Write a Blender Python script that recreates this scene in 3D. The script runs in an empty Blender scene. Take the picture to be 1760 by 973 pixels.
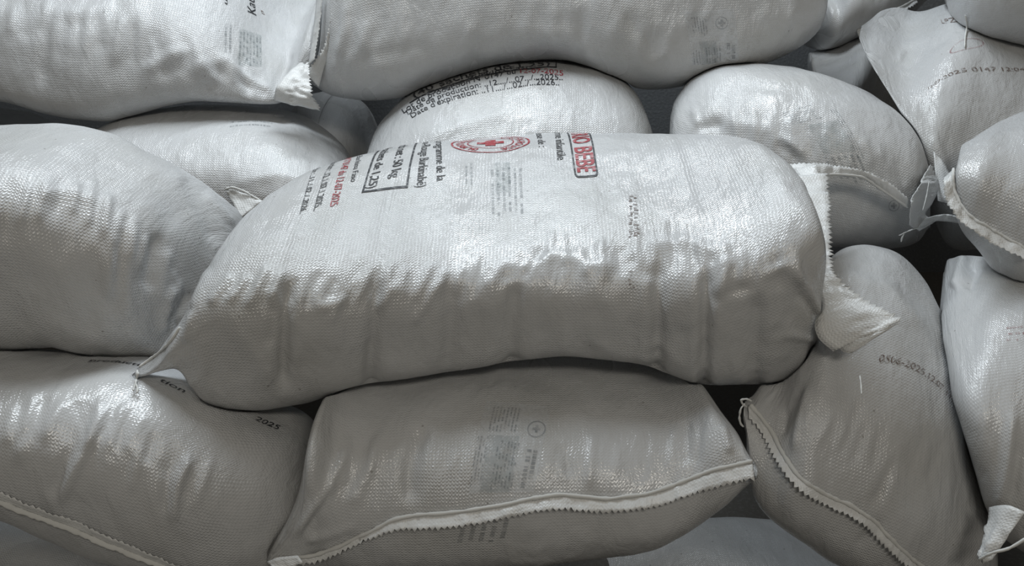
import bpy, bmesh, math, random
import numpy as np
from mathutils import Vector, Matrix
from mathutils.bvhtree import BVHTree

random.seed(7)
scene = bpy.context.scene

# ------------------------------------------------------------------ camera
FPX = 1600.0
PITCH = math.radians(20.0)
CAM = np.array([0.0, -1.45, 1.07])
RIGHT = np.array([1.0, 0.0, 0.0])
FWD = np.array([0.0, math.cos(PITCH), -math.sin(PITCH)])
UP = np.array([0.0, math.sin(PITCH), math.cos(PITCH)])
cd = bpy.data.cameras.new('camera')
cam = bpy.data.objects.new('camera', cd)
scene.collection.objects.link(cam)
cam.location = CAM
cam.rotation_euler = (math.pi / 2 - PITCH, 0, 0)
cd.sensor_width = 36.0
cd.lens = 36.0 * FPX / 1760.0
cd.clip_start = 0.02
scene.camera = cam

# ------------------------------------------------------------------ world, lamp, added fill, exposure
world = bpy.data.worlds.new('world')
scene.world = world
world.use_nodes = True
bg = world.node_tree.nodes['Background']
bg.inputs['Color'].default_value = (1.0, 0.95, 0.86, 1)
bg.inputs['Strength'].default_value = 0.115

def area_light(name, loc, target, sx, sy, power, col):
    ld = bpy.data.lights.new(name, 'AREA')
    ld.shape = 'RECTANGLE'
    ld.size, ld.size_y = sx, sy
    ld.energy = power
    ld.color = col
    lo = bpy.data.objects.new(name, ld)
    scene.collection.objects.link(lo)
    lo.location = loc
    d = Vector(target) - Vector(loc)
    lo.rotation_euler = d.to_track_quat('-Z', 'Y').to_euler()
    return lo
area_light('ceiling_lamp', (-0.25, 0.35, 2.3), (-0.05, 0.1, 0.6), 1.8, 0.2, 38.5, (0.86, 0.94, 1.0))
area_light('front_fill_light', (0.5, -3.3, 2.7), (0.0, 0.0, 0.5), 1.3, 0.4, 28.0, (1.0, 0.94, 0.83))  # added warm fill from behind the camera, brightens the sack fronts; no known source

vs = scene.view_settings
vs.view_transform = 'Standard'
vs.look = 'None'
vs.gamma = 1.0
vs.use_curve_mapping = False
vs.exposure = 0.0

# ------------------------------------------------------------------ pixel helpers (photo frame 1760x973)
def proj(P):
    d = P - CAM
    w = d @ FWD
    return np.stack([880 + FPX * (d @ RIGHT) / w, 486.5 - FPX * (d @ UP) / w], -1)

def ray(px, py):
    return RIGHT * ((px - 880) / FPX) + UP * ((486.5 - py) / FPX) + FWD

def unproj(px, py, Y):
    r = ray(px, py)
    return CAM + r * ((Y - CAM[1]) / r[1])

def pchip(x, y, xi):
    x = np.asarray(x, float); y = np.asarray(y, float)
    h = np.diff(x); d = np.diff(y) / h
    m = np.zeros_like(y)
    m[0], m[-1] = d[0], d[-1]
    for k in range(1, len(x) - 1):
        if d[k - 1] * d[k] > 0:
            w1, w2 = 2 * h[k] + h[k - 1], h[k] + 2 * h[k - 1]
            m[k] = (w1 + w2) / (w1 / d[k - 1] + w2 / d[k])
    k = np.clip(np.searchsorted(x, xi) - 1, 0, len(x) - 2)
    t = (xi - x[k]) / h[k]
    return ((1 + 2 * t) * (1 - t) ** 2 * y[k] + t * (1 - t) ** 2 * h[k] * m[k]
            + t * t * (3 - 2 * t) * y[k + 1] + t * t * (t - 1) * h[k] * m[k + 1])

def resample(pts, n):
    pts = np.array(pts, float)
    l = np.concatenate([[0], np.cumsum(np.linalg.norm(np.diff(pts[:, :2], axis=0), axis=1))])
    q = np.linspace(0, l[-1], n)
    return np.stack([pchip(l, pts[:, k], q) for k in range(pts.shape[1])], -1)

# gradient noise on arrays
_rs = np.random.RandomState(3)
_perm = np.concatenate([_rs.permutation(256)] * 3)
_grad = _rs.normal(size=(256, 3)); _grad /= np.linalg.norm(_grad, axis=1)[:, None]
def noise3(P):
    P = np.asarray(P, float)
    I = np.floor(P).astype(int); F = P - I
    W = F * F * F * (F * (F * 6 - 15) + 10)
    out = 0
    for dx in (0, 1):
        for dy in (0, 1):
            for dz in (0, 1):
                h = _perm[_perm[_perm[(I[..., 0] + dx) & 255] + ((I[..., 1] + dy) & 255)] + ((I[..., 2] + dz) & 255)]
                g = _grad[h]
                dot = g[..., 0] * (F[..., 0] - dx) + g[..., 1] * (F[..., 1] - dy) + g[..., 2] * (F[..., 2] - dz)
                w = (W[..., 0] if dx else 1 - W[..., 0]) * (W[..., 1] if dy else 1 - W[..., 1]) * (W[..., 2] if dz else 1 - W[..., 2])
                out = out + w * dot
    return out

# ------------------------------------------------------------------ materials
def nt(name):
    m = bpy.data.materials.new(name)
    m.use_nodes = True
    t = m.node_tree
    return m, t, t.nodes, t.links, t.nodes['Principled BSDF']

def math_node(N, L, op, a, b=None, c=None):
    n = N.new('ShaderNodeMath'); n.operation = op
    for k, v in enumerate((a, b, c)):
        if v is None:
            continue
        if isinstance(v, (int, float)):
            n.inputs[k].default_value = v
        else:
            L.new(v, n.inputs[k])
    return n.outputs[0]

def woven(name, col, seed=0.0, rough=0.235, weave=1.0, dirt=0.5):
    """white woven polypropylene: flat tapes over and under, slightly glossy, a little soiled"""
    m, t, N, L, B = nt(name)
    uv = N.new('ShaderNodeUVMap'); uv.uv_map = 'UVMap'
    sep = N.new('ShaderNodeSeparateXYZ'); L.new(uv.outputs[0], sep.inputs[0])
    tc = N.new('ShaderNodeTexCoord')
    # wobble of the tapes
    nz = N.new('ShaderNodeTexNoise'); nz.inputs['Scale'].default_value = 60; nz.inputs['Detail'].default_value = 1
    L.new(uv.outputs[0], nz.inputs['Vector'])
    wob = math_node(N, L, 'MULTIPLY', nz.outputs[0], 0.004)
    k = 2 * math.pi / 0.0046
    su = math_node(N, L, 'SINE', math_node(N, L, 'MULTIPLY', math_node(N, L, 'ADD', sep.outputs[0], wob), k))
    sv = math_node(N, L, 'SINE', math_node(N, L, 'MULTIPLY', math_node(N, L, 'ADD', sep.outputs[1], wob), k))
    ck = math_node(N, L, 'MULTIPLY', su, sv)
    zz = math_node(N, L, 'MULTIPLY', su, 0.0008)
    row = math_node(N, L, 'SINE', math_node(N, L, 'MULTIPLY', math_node(N, L, 'ADD', math_node(N, L, 'ADD', sep.outputs[1], wob), zz), k))
    wv = math_node(N, L, 'ADD', math_node(N, L, 'MULTIPLY', ck, 0.55), math_node(N, L, 'MULTIPLY', row, 0.6))
    # fine crinkle
    cr = N.new('ShaderNodeTexNoise'); cr.inputs['Scale'].default_value = 38; cr.inputs['Detail'].default_value = 4
    cr.inputs['Roughness'].default_value = 0.6; cr.inputs['Distortion'].default_value = 0.3
    mp = N.new('ShaderNodeMapping'); mp.inputs['Location'].default_value = (seed * 3.1, seed * 1.7, seed)
    mp.inputs['Scale'].default_value = (1.0, 0.45, 1.0)
    L.new(uv.outputs[0], mp.inputs[0]); L.new(mp.outputs[0], cr.inputs['Vector'])
    # where the cloth is tight the tapes show less
    pt = N.new('ShaderNodeTexNoise'); pt.inputs['Scale'].default_value = 7; pt.inputs['Detail'].default_value = 2
    L.new(mp.outputs[0], pt.inputs['Vector'])
    pr = N.new('ShaderNodeMapRange'); pr.inputs[1].default_value = 0.38; pr.inputs[2].default_value = 0.62
    pr.inputs[3].default_value = 0.35; pr.inputs[4].default_value = 1.0
    L.new(pt.outputs[0], pr.inputs[0])
    hw = math_node(N, L, 'MULTIPLY', math_node(N, L, 'MULTIPLY', wv, pr.outputs[0]), 0.00031 * weave)
    hh = math_node(N, L, 'ADD', hw, math_node(N, L, 'MULTIPLY', cr.outputs[0], 0.0038))
    bp = N.new('ShaderNodeBump'); bp.inputs['Strength'].default_value = 1.0; bp.inputs['Distance'].default_value = 1.0
    L.new(hh, bp.inputs['Height']); L.new(bp.outputs[0], B.inputs['Normal'])
    # colour: soiled patches and specks
    d1 = N.new('ShaderNodeTexNoise'); d1.inputs['Scale'].default_value = 5.5; d1.inputs['Detail'].default_value = 5
    mo = N.new('ShaderNodeMapping'); mo.inputs['Location'].default_value = (seed, seed * 2.3, 0)
    L.new(tc.outputs['Object'], mo.inputs[0]); L.new(mo.outputs[0], d1.inputs['Vector'])
    r1 = N.new('ShaderNodeMapRange'); r1.inputs[1].default_value = 0.45; r1.inputs[2].default_value = 0.75
    r1.inputs[3].default_value = 0.0; r1.inputs[4].default_value = dirt
    L.new(d1.outputs[0], r1.inputs[0])
    mx = N.new('ShaderNodeMix'); mx.data_type = 'RGBA'
    mx.inputs['A'].default_value = (*col, 1)
    mx.inputs['B'].default_value = (col[0] * 0.72, col[1] * 0.70, col[2] * 0.65, 1)
    L.new(r1.outputs[0], mx.inputs['Factor'])
    sp = N.new('ShaderNodeTexVoronoi'); sp.inputs['Scale'].default_value = 26
    L.new(mo.outputs[0], sp.inputs['Vector'])
    s1 = math_node(N, L, 'LESS_THAN', sp.outputs['Distance'], 0.045)
    mx2 = N.new('ShaderNodeMix'); mx2.data_type = 'RGBA'
    L.new(math_node(N, L, 'MULTIPLY', s1, 0.45), mx2.inputs['Factor'])
    L.new(mx.outputs['Result'], mx2.inputs['A']); mx2.inputs['B'].default_value = (0.12, 0.10, 0.08, 1)
    L.new(mx2.outputs['Result'], B.inputs['Base Color'])
    rr = N.new('ShaderNodeMapRange'); rr.inputs[3].default_value = rough - 0.08; rr.inputs[4].default_value = rough + 0.12
    L.new(pt.outputs[0], rr.inputs[0]); L.new(rr.outputs[0], B.inputs['Roughness'])
    B.inputs['IOR'].default_value = 1.49
    B.inputs['Specular IOR Level'].default_value = 0.65
    return m

def plain(name, col, rough=0.6, wear=0.0, bump=0.0):
    m, t, N, L, B = nt(name)
    B.inputs['Roughness'].default_value = rough
    n = N.new('ShaderNodeTexNoise'); n.inputs['Scale'].default_value = 120; n.inputs['Detail'].default_value = 3
    tc = N.new('ShaderNodeTexCoord'); L.new(tc.outputs['Object'], n.inputs['Vector'])
    r = N.new('ShaderNodeMapRange'); r.inputs[1].default_value = 0.5; r.inputs[2].default_value = 0.72
    r.inputs[4].default_value = wear
    L.new(n.outputs[0], r.inputs[0])
    mx = N.new('ShaderNodeMix'); mx.data_type = 'RGBA'
    mx.inputs['A'].default_value = (*col, 1); mx.inputs['B'].default_value = (0.6, 0.61, 0.62, 1)
    L.new(r.outputs[0], mx.inputs['Factor']); L.new(mx.outputs['Result'], B.inputs['Base Color'])
    if bump:
        b = N.new('ShaderNodeBump'); b.inputs['Distance'].default_value = bump
        L.new(n.outputs[0], b.inputs['Height']); L.new(b.outputs[0], B.inputs['Normal'])
    return m

def faint(name, col, alpha):
    """print on the far side or on a slip inside, seen faintly through the cloth"""
    m, t, N, L, B = nt(name)
    B.inputs['Base Color'].default_value = (*col, 1)
    B.inputs['Roughness'].default_value = 0.5
    n = N.new('ShaderNodeTexNoise'); n.inputs['Scale'].default_value = 90; n.inputs['Detail'].default_value = 2
    tc = N.new('ShaderNodeTexCoord'); L.new(tc.outputs['Object'], n.inputs['Vector'])
    r = N.new('ShaderNodeMapRange'); r.inputs[1].default_value = 0.35; r.inputs[2].default_value = 0.65
    r.inputs[3].default_value = alpha; r.inputs[4].default_value = alpha * 0.35
    L.new(n.outputs[0], r.inputs[0]); L.new(r.outputs[0], B.inputs['Alpha'])
    return m

WHITE = (0.56, 0.565, 0.57)
MAT = {}
def sack_mat(k):
    if k not in MAT:
        MAT[k] = woven('woven_plastic_%d' % k, tuple(c * (0.97 + 0.03 * ((k * 7) % 4 - 1.5) / 1.5) for c in WHITE), seed=1.37 * k)
    return MAT[k]
M_FRILL = woven('woven_edge', (0.66, 0.665, 0.66), seed=40, rough=0.4, weave=0.6, dirt=0.25)
M_THREAD = plain('cotton_thread', (0.60, 0.60, 0.58), 0.85, 0.1)
M_BLACK = plain('black_ink', (0.018, 0.020, 0.024), 0.45, 0.35)
M_RED = plain('red_ink', (0.30, 0.03, 0.04), 0.45, 0.45)
M_STAMP = plain('brown_stamp_ink', (0.17, 0.13, 0.115), 0.5, 1.0)
M_SLIP = faint('paper_slip_showing_through', (0.72, 0.74, 0.76), 0.5)
M_GHOST = faint('faint_grey_print', (0.17, 0.19, 0.20), 0.42)
M_GHOSTP = faint('faint_blue_picture', (0.20, 0.25, 0.25), 0.22)
M_GHOSTR = faint('faint_red_print', (0.30, 0.10, 0.10), 0.5)
M_FLOOR = plain('concrete_floor', (0.085, 0.078, 0.068), 0.85, 0.05, 0.002)
M_WALL = plain('painted_wall', (0.10, 0.105, 0.11), 0.8, 0.05, 0.002)

# ------------------------------------------------------------------ mesh helpers
def link_mesh(name, verts, faces, mat, parent=None, smooth=True):
    me = bpy.data.meshes.new(name)
    me.from_pydata([tuple(map(float, v)) for v in verts], [], faces)
    me.materials.append(mat)
    if smooth:
        me.polygons.foreach_set('use_smooth', [True] * len(me.polygons))
    me.update()
    o = bpy.data.objects.new(name, me)
    scene.collection.objects.link(o)
    if parent:
        o.parent = parent
        o.matrix_parent_inverse = Matrix.Translation(-Vector(parent.location))
    return o

def boxmesh(name, lo, hi, mat):
    bm = bmesh.new()
    bmesh.ops.create_cube(bm, size=1)
    for v in bm.verts:
        v.co = [lo[k] + (v.co[k] + 0.5) * (hi[k] - lo[k]) for k in range(3)]
    me = bpy.data.meshes.new(name); bm.to_mesh(me); bm.free()
    me.materials.append(mat)
    o = bpy.data.objects.new(name, me); scene.collection.objects.link(o)
    return o

# ------------------------------------------------------------------ setting
fl = boxmesh('floor', (-4, -4, -0.05), (4, 1.6, 0.0), M_FLOOR); fl['kind'] = 'structure'
wl = boxmesh('wall_back', (-4, 1.6, -0.05), (4, 1.75, 3.6), M_WALL); wl['kind'] = 'structure'

# ------------------------------------------------------------------ sacks
SACKS = {}
ORDER = []

class Sack:
    pass

def loft(st, M, N, eft, efb, eb, tilt, lean, sl, trace):
    st = np.array(st, float)
    dd = np.linalg.norm(np.diff(st[:, :3], axis=0) * [1, 0.7, 0.7], axis=1)
    s = np.concatenate([[0], np.cumsum(np.maximum(dd, 4))])
    q = np.linspace(0, s[-1], M)
    px, top, bot, yf, yb = [pchip(s, st[:, k], q) for k in range(5)]
    th = np.linspace(0, 2 * np.pi, 1440, endpoint=False) + math.radians(225)
    c, sn = np.cos(th), np.sin(th)
    front = c > 0
    e = np.where(front, np.where(sn > 0, eft, efb), eb)
    yr = -np.sign(c) * np.abs(c) ** (2 / e)
    zr = np.sign(sn) * np.abs(sn) ** (2 / e)
    yc, dy = (yf + yb) / 2, (yb - yf) / 2
    Y = yc[:, None] + dy[:, None] * yr[None]
    yt = yf + trace * (yb - yf)
    zc = np.array([unproj(880, (a + b) / 2, y)[2] for a, b, y in zip(top, bot, yc)])
    h = np.maximum((bot - top) / 2 * 0.0008, 0.002)
    o_ = np.argsort(px)
    for it in range(26):
        Z = zc[:, None] + h[:, None] * zr[None] + tilt * (Y - yc[:, None])
        Yl = Y + lean * h[:, None] * zr[None]
        dep = (yt - CAM[1]) * FWD[1] + (zc - CAM[2]) * FWD[2]
        X = ((px - 880) / FPX * dep)[:, None] + sl * (Yl - yt[:, None])
        P = np.stack([X, Yl, Z], -1)
        pp = proj(P)
        ar = np.arange(M)
        kt, kb = pp[..., 1].argmin(1), pp[..., 1].argmax(1)
        t_, b_ = pp[ar, kt, 1], pp[ar, kb, 1]
        # the contour is read at the column where this ring really touches it
        tt = np.interp(pp[ar, kt, 0], px[o_], top[o_]); bt = np.interp(pp[ar, kb, 0], px[o_], bot[o_])
        fade = np.clip(np.minimum(ar, M - 1 - ar) / 8.0, 0, 1)
        tt = top + (tt - top) * fade; bt = np.maximum(bot + (bt - bot) * fade, tt + 2)
        k = dep / FPX
        zc = zc - 0.6 * ((tt + bt) / 2 - (t_ + b_) / 2) * k
        h = np.maximum(h * np.clip(((bt - tt) / np.maximum(b_ - t_, 1)), 0.7, 1.4) ** 0.6, 0.0015)
        if it in (6, 9, 12, 15, 18, 21):
            ker = np.array([1, 2, 3, 2, 1]) / 9.0
            zc = np.convolve(np.pad(zc, 2, 'edge'), ker, 'valid'); h = np.convolve(np.pad(h, 2, 'edge'), ker, 'valid')
    # even spacing round each ring
    out = np.zeros((M, N, 3))
    for i in range(M):
        R = np.vstack([P[i], P[i][:1]])
        l = np.concatenate([[0], np.cumsum(np.linalg.norm(np.diff(R, axis=0), axis=1))])
        u = np.linspace(0, l[-1], N, endpoint=False)
        for k3 in range(3):
            out[i, :, k3] = np.interp(u, l, R[:, k3])
    return out

def grid_normals(G):
    di = np.gradient(G, axis=0)
    dj = (np.roll(G, -1, 1) - np.roll(G, 1, 1)) * 0.5
    n = np.cross(di, dj)
    return n / np.maximum(np.linalg.norm(n, axis=-1, keepdims=True), 1e-12)

def seg_dist(pp, path):
    """distance of pixels to a polyline, signed side, and 0..1 position along it"""
    best = np.full(pp.shape[:-1], 1e9); side = np.zeros_like(best); along = np.zeros_like(best)
    path = np.array(path, float)
    L = np.concatenate([[0], np.cumsum(np.linalg.norm(np.diff(path, axis=0), axis=1))])
    for k in range(len(path) - 1):
        a, b = path[k], path[k + 1]
        ab = b - a; l2 = ab @ ab
        t = np.clip(((pp - a) @ ab) / l2, 0, 1)
        d = pp - (a + t[..., None] * ab)
        dist = np.linalg.norm(d, axis=-1)
        m = dist < best
        best = np.where(m, dist, best)
        side = np.where(m, np.sign(ab[0] * d[..., 1] - ab[1] * d[..., 0]), side)
        along = np.where(m, (L[k] + t * math.sqrt(l2)) / L[-1], along)
    return best, side, along

def make_sack(key, st, label, eft=2.3, efb=2.3, eb=2.6, tilt=0.0, lean=0.0, sl=0.0, trace=0.25,
              M=150, N=170, lump=0.006, wrk=0.0012, gather=0.0015, brush=(), group=None, seed=0):
    G = loft(st, M, N, eft, efb, eb, tilt, lean, sl, trace)
    wgt = (np.clip((np.minimum(np.arange(M), M - 1 - np.arange(M)) - 0.05 * M) / (0.08 * M), 0, 1) * 0.5)[1:-1, None, None]
    for _ in range(int(0.1 * M)):
        G[1:-1] = G[1:-1] * (1 - wgt) + wgt * 0.5 * (G[:-2] + G[2:])
    n = grid_normals(G)
    ends = np.minimum(np.arange(M), np.arange(M)[::-1]) / 10.0
    ends = np.clip(ends, 0, 1)[:, None]
    off = np.array([seed * 5.3, seed * 2.1, seed * 1.3])
    d = lump * noise3(G * 9 + off) + lump * 0.5 * noise3(G * 19 + off)
    # gathers: sharp-crested pleats that run up and down the front and die out over the top
    gx = noise3(np.stack([G[..., 0] * 17 + G[..., 2] * 5, G[..., 1] * 4, G[..., 2] * 5], -1) + off)
    gy = noise3(np.stack([G[..., 0] * 34 - G[..., 2] * 9, G[..., 1] * 7, G[..., 2] * 9], -1) + off * 2)
    mask = np.clip((-n[..., 1] - 0.42) * 2.4, 0.04, 1)
    d += (0.25 + 0.75 * mask) * (wrk * noise3(G * np.array([46, 22, 14]) + off) * 1.6 + wrk * 0.7 * noise3(G * np.array([80, 60, 40]) + off))
    d += gather * mask * ((1 - 2.6 * np.abs(gx)) * 0.8 + (0.6 - 2.2 * np.abs(gy)) * 0.5)
    # crumples: short creases in all directions
    cz = noise3(G * 26 + off * 1.7) ; cm = np.clip(noise3(G * 6 + off * .7) * 2.2 + .25, 0, 1)
    d += gather * 0.7 * cm * (0.35 + 0.65 * mask) * (0.5 - 2.4 * np.abs(cz))
    pp = proj(G)
    facing = (n * (CAM - G)).sum(-1) > 0
    for b in brush:
        path, w, a = b[0], b[1], b[2]
        kind = b[3] if len(b) > 3 else 'ridge'
        dist, side, al = seg_dist(pp, path)
        fall = np.clip(np.minimum(al, 1 - al) / 0.18, 0, 1); fall = fall * fall * (3 - 2 * fall)
        if kind == 'spot':
            fall = 1.0
        x = dist / w
        if kind == 'fold':
            v = side * x * np.exp(-x * x) * 2.2
        elif kind == 'step':
            v = np.exp(-x * x) * np.where(side > 0, 1.0, np.exp(-x * x * 6))
        else:
            v = np.exp(-x * x)
        d = d + a * v * fall * facing
    G = G + n * (d * ends)[..., None]
    S = Sack(); S.key, S.G, S.M, S.N, S.label, S.group = key, G, M, N, label, group
    S.seed = len(ORDER)
    SACKS[key] = S; ORDER.append(key)
    return S

def build_bvh(S):
    M, N = S.M, S.N
    i = np.arange(M - 1)[:, None] * N; j = np.arange(N)[None]; j2 = (j + 1) % N
    F = np.stack([i + j, i + N + j, i + N + j2, i + j2], -1).reshape(-1, 4)
    S.F = F
    V = S.G.reshape(-1, 3)
    a, b = M * N, M * N + 1
    S.caps = [[a, k, (k + 1) % N] for k in range(N)] + [[b, (M - 1) * N + (k + 1) % N, (M - 1) * N + k] for k in range(N)]
    S.Fall = F.tolist() + S.caps
    S.bvh = BVHTree.FromPolygons([tuple(v) for v in V.tolist()] + [tuple(S.G[0].mean(0)), tuple(S.G[-1].mean(0))], S.Fall)
    S.lo, S.hi = V.min(0), V.max(0)

def settle():
    """each sack is pressed flat where it bears on those already laid"""
    done = []
    for k in ORDER:
        S = SACKS[k]
        V = S.G.reshape(-1, 3)
        for rep in range(2):
            worst = {}
            for B in done:
                m = np.all((V > B.lo - 0.003) & (V < B.hi + 0.003), axis=1)
                for idx in np.nonzero(m)[0]:
                    loc, nr, fi, ds = B.bvh.find_nearest(Vector(V[idx]), 0.3)
                    if loc is None:
                        continue
                    sd = (Vector(V[idx]) - loc).dot(nr)
                    if sd < 0.0025:
                        worst[B.key] = min(worst.get(B.key, 0), sd)
                        V[idx] = loc + nr * 0.003
            if rep == 0 and worst:
                print('PRESS', k, {a: round(b, 3) for a, b in worst.items() if b < -0.02})
            if rep == 0:      # ease the pressed cloth
                G = S.G
                for _ in range(2):
                    G[1:-1] = 0.6 * G[1:-1] + 0.1 * (G[:-2] + G[2:]) + 0.1 * (np.roll(G, 1, 1)[1:-1] + np.roll(G, -1, 1)[1:-1])
        build_bvh(S)
        for rnd in range(16):
            bad = 0
            for B in done:
                if np.any(S.lo > B.hi) or np.any(S.hi < B.lo):
                    continue
                pairs = S.bvh.overlap(B.bvh)
                if not pairs:
                    continue
                bad += len(pairs)
                hit = {v for fa, fb in pairs for v in S.Fall[fa] if v < S.M * S.N}
                if rnd > 2:
                    for v in list(hit):
                        r_, c_ = divmod(v, S.N)
                        for a_, b_ in ((1, 0), (-1, 0), (0, 1), (0, -1)):
                            if 0 <= r_ + a_ < S.M:
                                hit.add((r_ + a_) * S.N + (c_ + b_) % S.N)
                for vi in hit:
                    loc, nr, fi, ds = B.bvh.find_nearest(Vector(V[vi]))
                    if (Vector(V[vi]) - loc).dot(nr) < 0.005 + 0.001 * rnd:
                        V[vi] = np.array(loc) + np.array(nr) * (0.004 + 0.001 * rnd)
            if not bad:
                break
            build_bvh(S)
        if bad:
            print('STILL', k, bad)
        done.append(S)

def finish(S):
    M, N, G = S.M, S.N, S.G
    V = G.reshape(-1, 3)
    caps = [G[0].mean(0), G[-1].mean(0)]
    loc = np.array([(S.lo[0] + S.hi[0]) / 2, (S.lo[1] + S.hi[1]) / 2, S.lo[2]])
    root = bpy.data.objects.new('filled_sack', None)
    scene.collection.objects.link(root)
    root.location = loc
    root.empty_display_size = 0.1
    root['label'] = S.label; root['category'] = 'sack'
    root['group'] = 'white woven sacks of the stack'
    S.root = root
    me = bpy.data.meshes.new('sack_body')
    verts = np.vstack([V, caps])
    faces = S.F.tolist()
    a, b = M * N, M * N + 1
    faces += S.caps
    me.from_pydata(verts.tolist(), [], faces)
    # metric UV
    dU = np.linalg.norm(np.diff(G, axis=0), axis=-1)
    U = np.concatenate([np.zeros((1, N)), np.cumsum(dU, 0)])
    U = U - U[M // 2]
    Gw = np.concatenate([G, G[:, :1]], 1)
    dV = np.linalg.norm(np.diff(Gw, axis=1), axis=-1)
    W = np.concatenate([np.zeros((M, 1)), np.cumsum(dV, 1)], 1)
    jm = int(N * 0.42)
    W = W - W[:, jm:jm + 1]
    U = np.concatenate([U, U[:, :1]], 1)
    S.U, S.W = U, W
    uvl = me.uv_layers.new(name='UVMap')
    ii, jj = np.meshgrid(np.arange(M - 1), np.arange(N), indexing='ij')
    def uvat(i, j):
        return np.stack([U[i, j], W[i, j]], -1)
    q = np.stack([uvat(ii, jj), uvat(ii + 1, jj), uvat(ii + 1, jj + 1), uvat(ii, jj + 1)], 2).reshape(-1)
    buf = np.zeros(len(me.loops) * 2)
    buf[:len(q)] = q
    uvl.data.foreach_set('uv', buf)
    me.polygons.foreach_set('use_smooth', [True] * len(me.polygons))
    me.materials.append(sack_mat(S.seed))
    me.update()
    o = bpy.data.objects.new('sack_body', me)
    scene.collection.objects.link(o)
    o.parent = root
    o.matrix_parent_inverse = Matrix.Translation(-Vector(loc))
    S.body = o

# ---- tables: pixel column, top, bottom of the contour there, and the near and far depth of the sack in metres
L_ = 'white woven plastic sack '
def dents(xs, y0, y1, w, a):
    return [([(x + lean0, y0), (x, (y0 + y1) / 2), (x - lean0 * .3, y1)], w, a) for x, lean0 in xs]
fr_ = random.Random(11)
def folds(path, n, lo, hi, sgn=lambda x: 1, a0=.0025, a1=.005):
    """short slanting puckers where the cloth breaks over the shoulder"""
    out = []
    for x, y in resample(path, n):
        dx = fr_.uniform(8, 30) * sgn(x); l = fr_.uniform(lo, hi)
        out.append(([(x + dx, y - l), (x + dx * .3, y - l * .2), (x - dx * .5, y + l * .7)], fr_.uniform(5, 9), fr_.choice((1, 1, -1)) * fr_.uniform(a0, a1)))
    return out
FOLDS = folds([(340, 505), (430, 500), (520, 505), (620, 505), (700, 490), (780, 490), (870, 470), (960, 445), (1010, 455), (1060, 455), (1110, 430), (1240, 440), (1300, 478), (1370, 470)], 34, 28, 60, lambda x: 1 if x < 950 else -.4)
F_LEFT = folds([(-40, 400), (40, 360), (120, 345), (180, 380), (230, 430), (280, 490), (300, 540)], 16, 30, 70, lambda x: .5, .003, .006)
F_TOPLEFT = folds([(20, 40), (120, 60), (220, 80), (320, 110), (400, 125), (450, 150)], 18, 25, 55, lambda x: -.8 if x > 260 else .4, .003, .006)
F_BL = folds([(-20, 740), (80, 730), (180, 740), (280, 790), (340, 840)], 12, 30, 60, lambda x: .9, .0025, .005)
F_BOTTOM = folds([(590, 800), (680, 790), (800, 800), (950, 800), (1100, 790), (1200, 770)], 14, 25, 60, lambda x: .4, .0015, .0035)
F_TOP = folds([(590, 70), (680, 70), (800, 80), (950, 60), (1100, 80), (1250, 60), (1350, 40)], 16, 25, 55, lambda x: .6, .002, .0045)
F_RIGHT = folds([(1360, 700), (1420, 740), (1500, 780), (1600, 800)], 9, 30, 60, lambda x: .8, .0015, .0035)
F_MID = folds([(1200, 215), (1300, 225), (1400, 250), (1500, 270), (1550, 300)], 12, 20, 45, lambda x: -.6, .002, .004)
make_sack('main', [
    (232, 632, 650, -.365, -0.350), (262, 610, 642, -.38, -0.329), (300, 575, 632, -.385, -0.287), (322, 540, 645, -.38, -0.235),
    (340, 512, 680, -.38, -0.193), (372, 450, 698, -.38, -0.116), (430, 365, 706, -.38, -0.031), (490, 319, 697, -.375, 0.020), (537, 294, 688, -.365, 0.056), (570, 283, 678, -.36, 0.082),
    (600, 273, 668, -.35, 0.101), (640, 262, 659, -.34, 0.119), (700, 249, 650, -.33, 0.138), (830, 238, 630, -.32, 0.156), (950, 230, 613, -.32, 0.156),
    (1050, 228, 620, -.32, 0.156), (1150, 229, 642, -.33, 0.155), (1215, 231, 664, -.34, 0.136), (1280, 238, 665, -.34, 0.102),
    (1322, 258, 660, -.34, 0.059), (1358, 292, 648, -.33, 0.002), (1382, 345, 630, -.32, -0.065), (1396, 425, 612, -.31, -0.132), (1406, 500, 592, -.29, -0.197)],
    L_ + 'lying in the middle with the large red and black print', eft=4.4, efb=2.9, eb=2.6, tilt=.27, lean=-.24, trace=.03, M=300, N=290, lump=0.005, wrk=0.0012, gather=.0035,
    brush=dents([(488, 8), (640, 10)], 470, 680, 12, -.013) + dents([(772, 8), (880, 5)], 480, 650, 15, -.009) + dents([(1130, 3)], 430, 670, 13, -.013) + dents([(1212, 4)], 450, 690, 10, -.015) + dents([(1300, 0)], 500, 680, 14, -.009) + FOLDS
    + [([(455, 505), (470, 540), (462, 600)], 9, -.006), ([(690, 480), (640, 540), (632, 600)], 7, .004), ([(760, 480), (705, 560)], 6, .004), ([(620, 470), (560, 560)], 6, .003),
       ([(1100, 425), (1180, 415), (1250, 440)], 12, .005), ([(1245, 440), (1240, 520)], 10, .006), ([(1300, 480), (1350, 455), (1385, 490), (1420, 570)], 8, .006),
       ([(1215, 520), (1260, 500), (1300, 490)], 9, -.005), ([(1080, 440), (1120, 480)], 10, -.005), ([(1340, 570), (1390, 580), (1430, 602)], 6, .005),
       ([(1370, 500), (1405, 550)], 6, -.005), ([(860, 470), (960, 440), (1010, 455)], 12, .004), ([(540, 530), (600, 515)], 9, .004),
       ([(1000, 460), (1060, 455)], 10, .004), ([(310, 560), (280, 600), (245, 630)], 4, .003), ([(335, 530), (318, 590)], 6, .004)])
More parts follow.
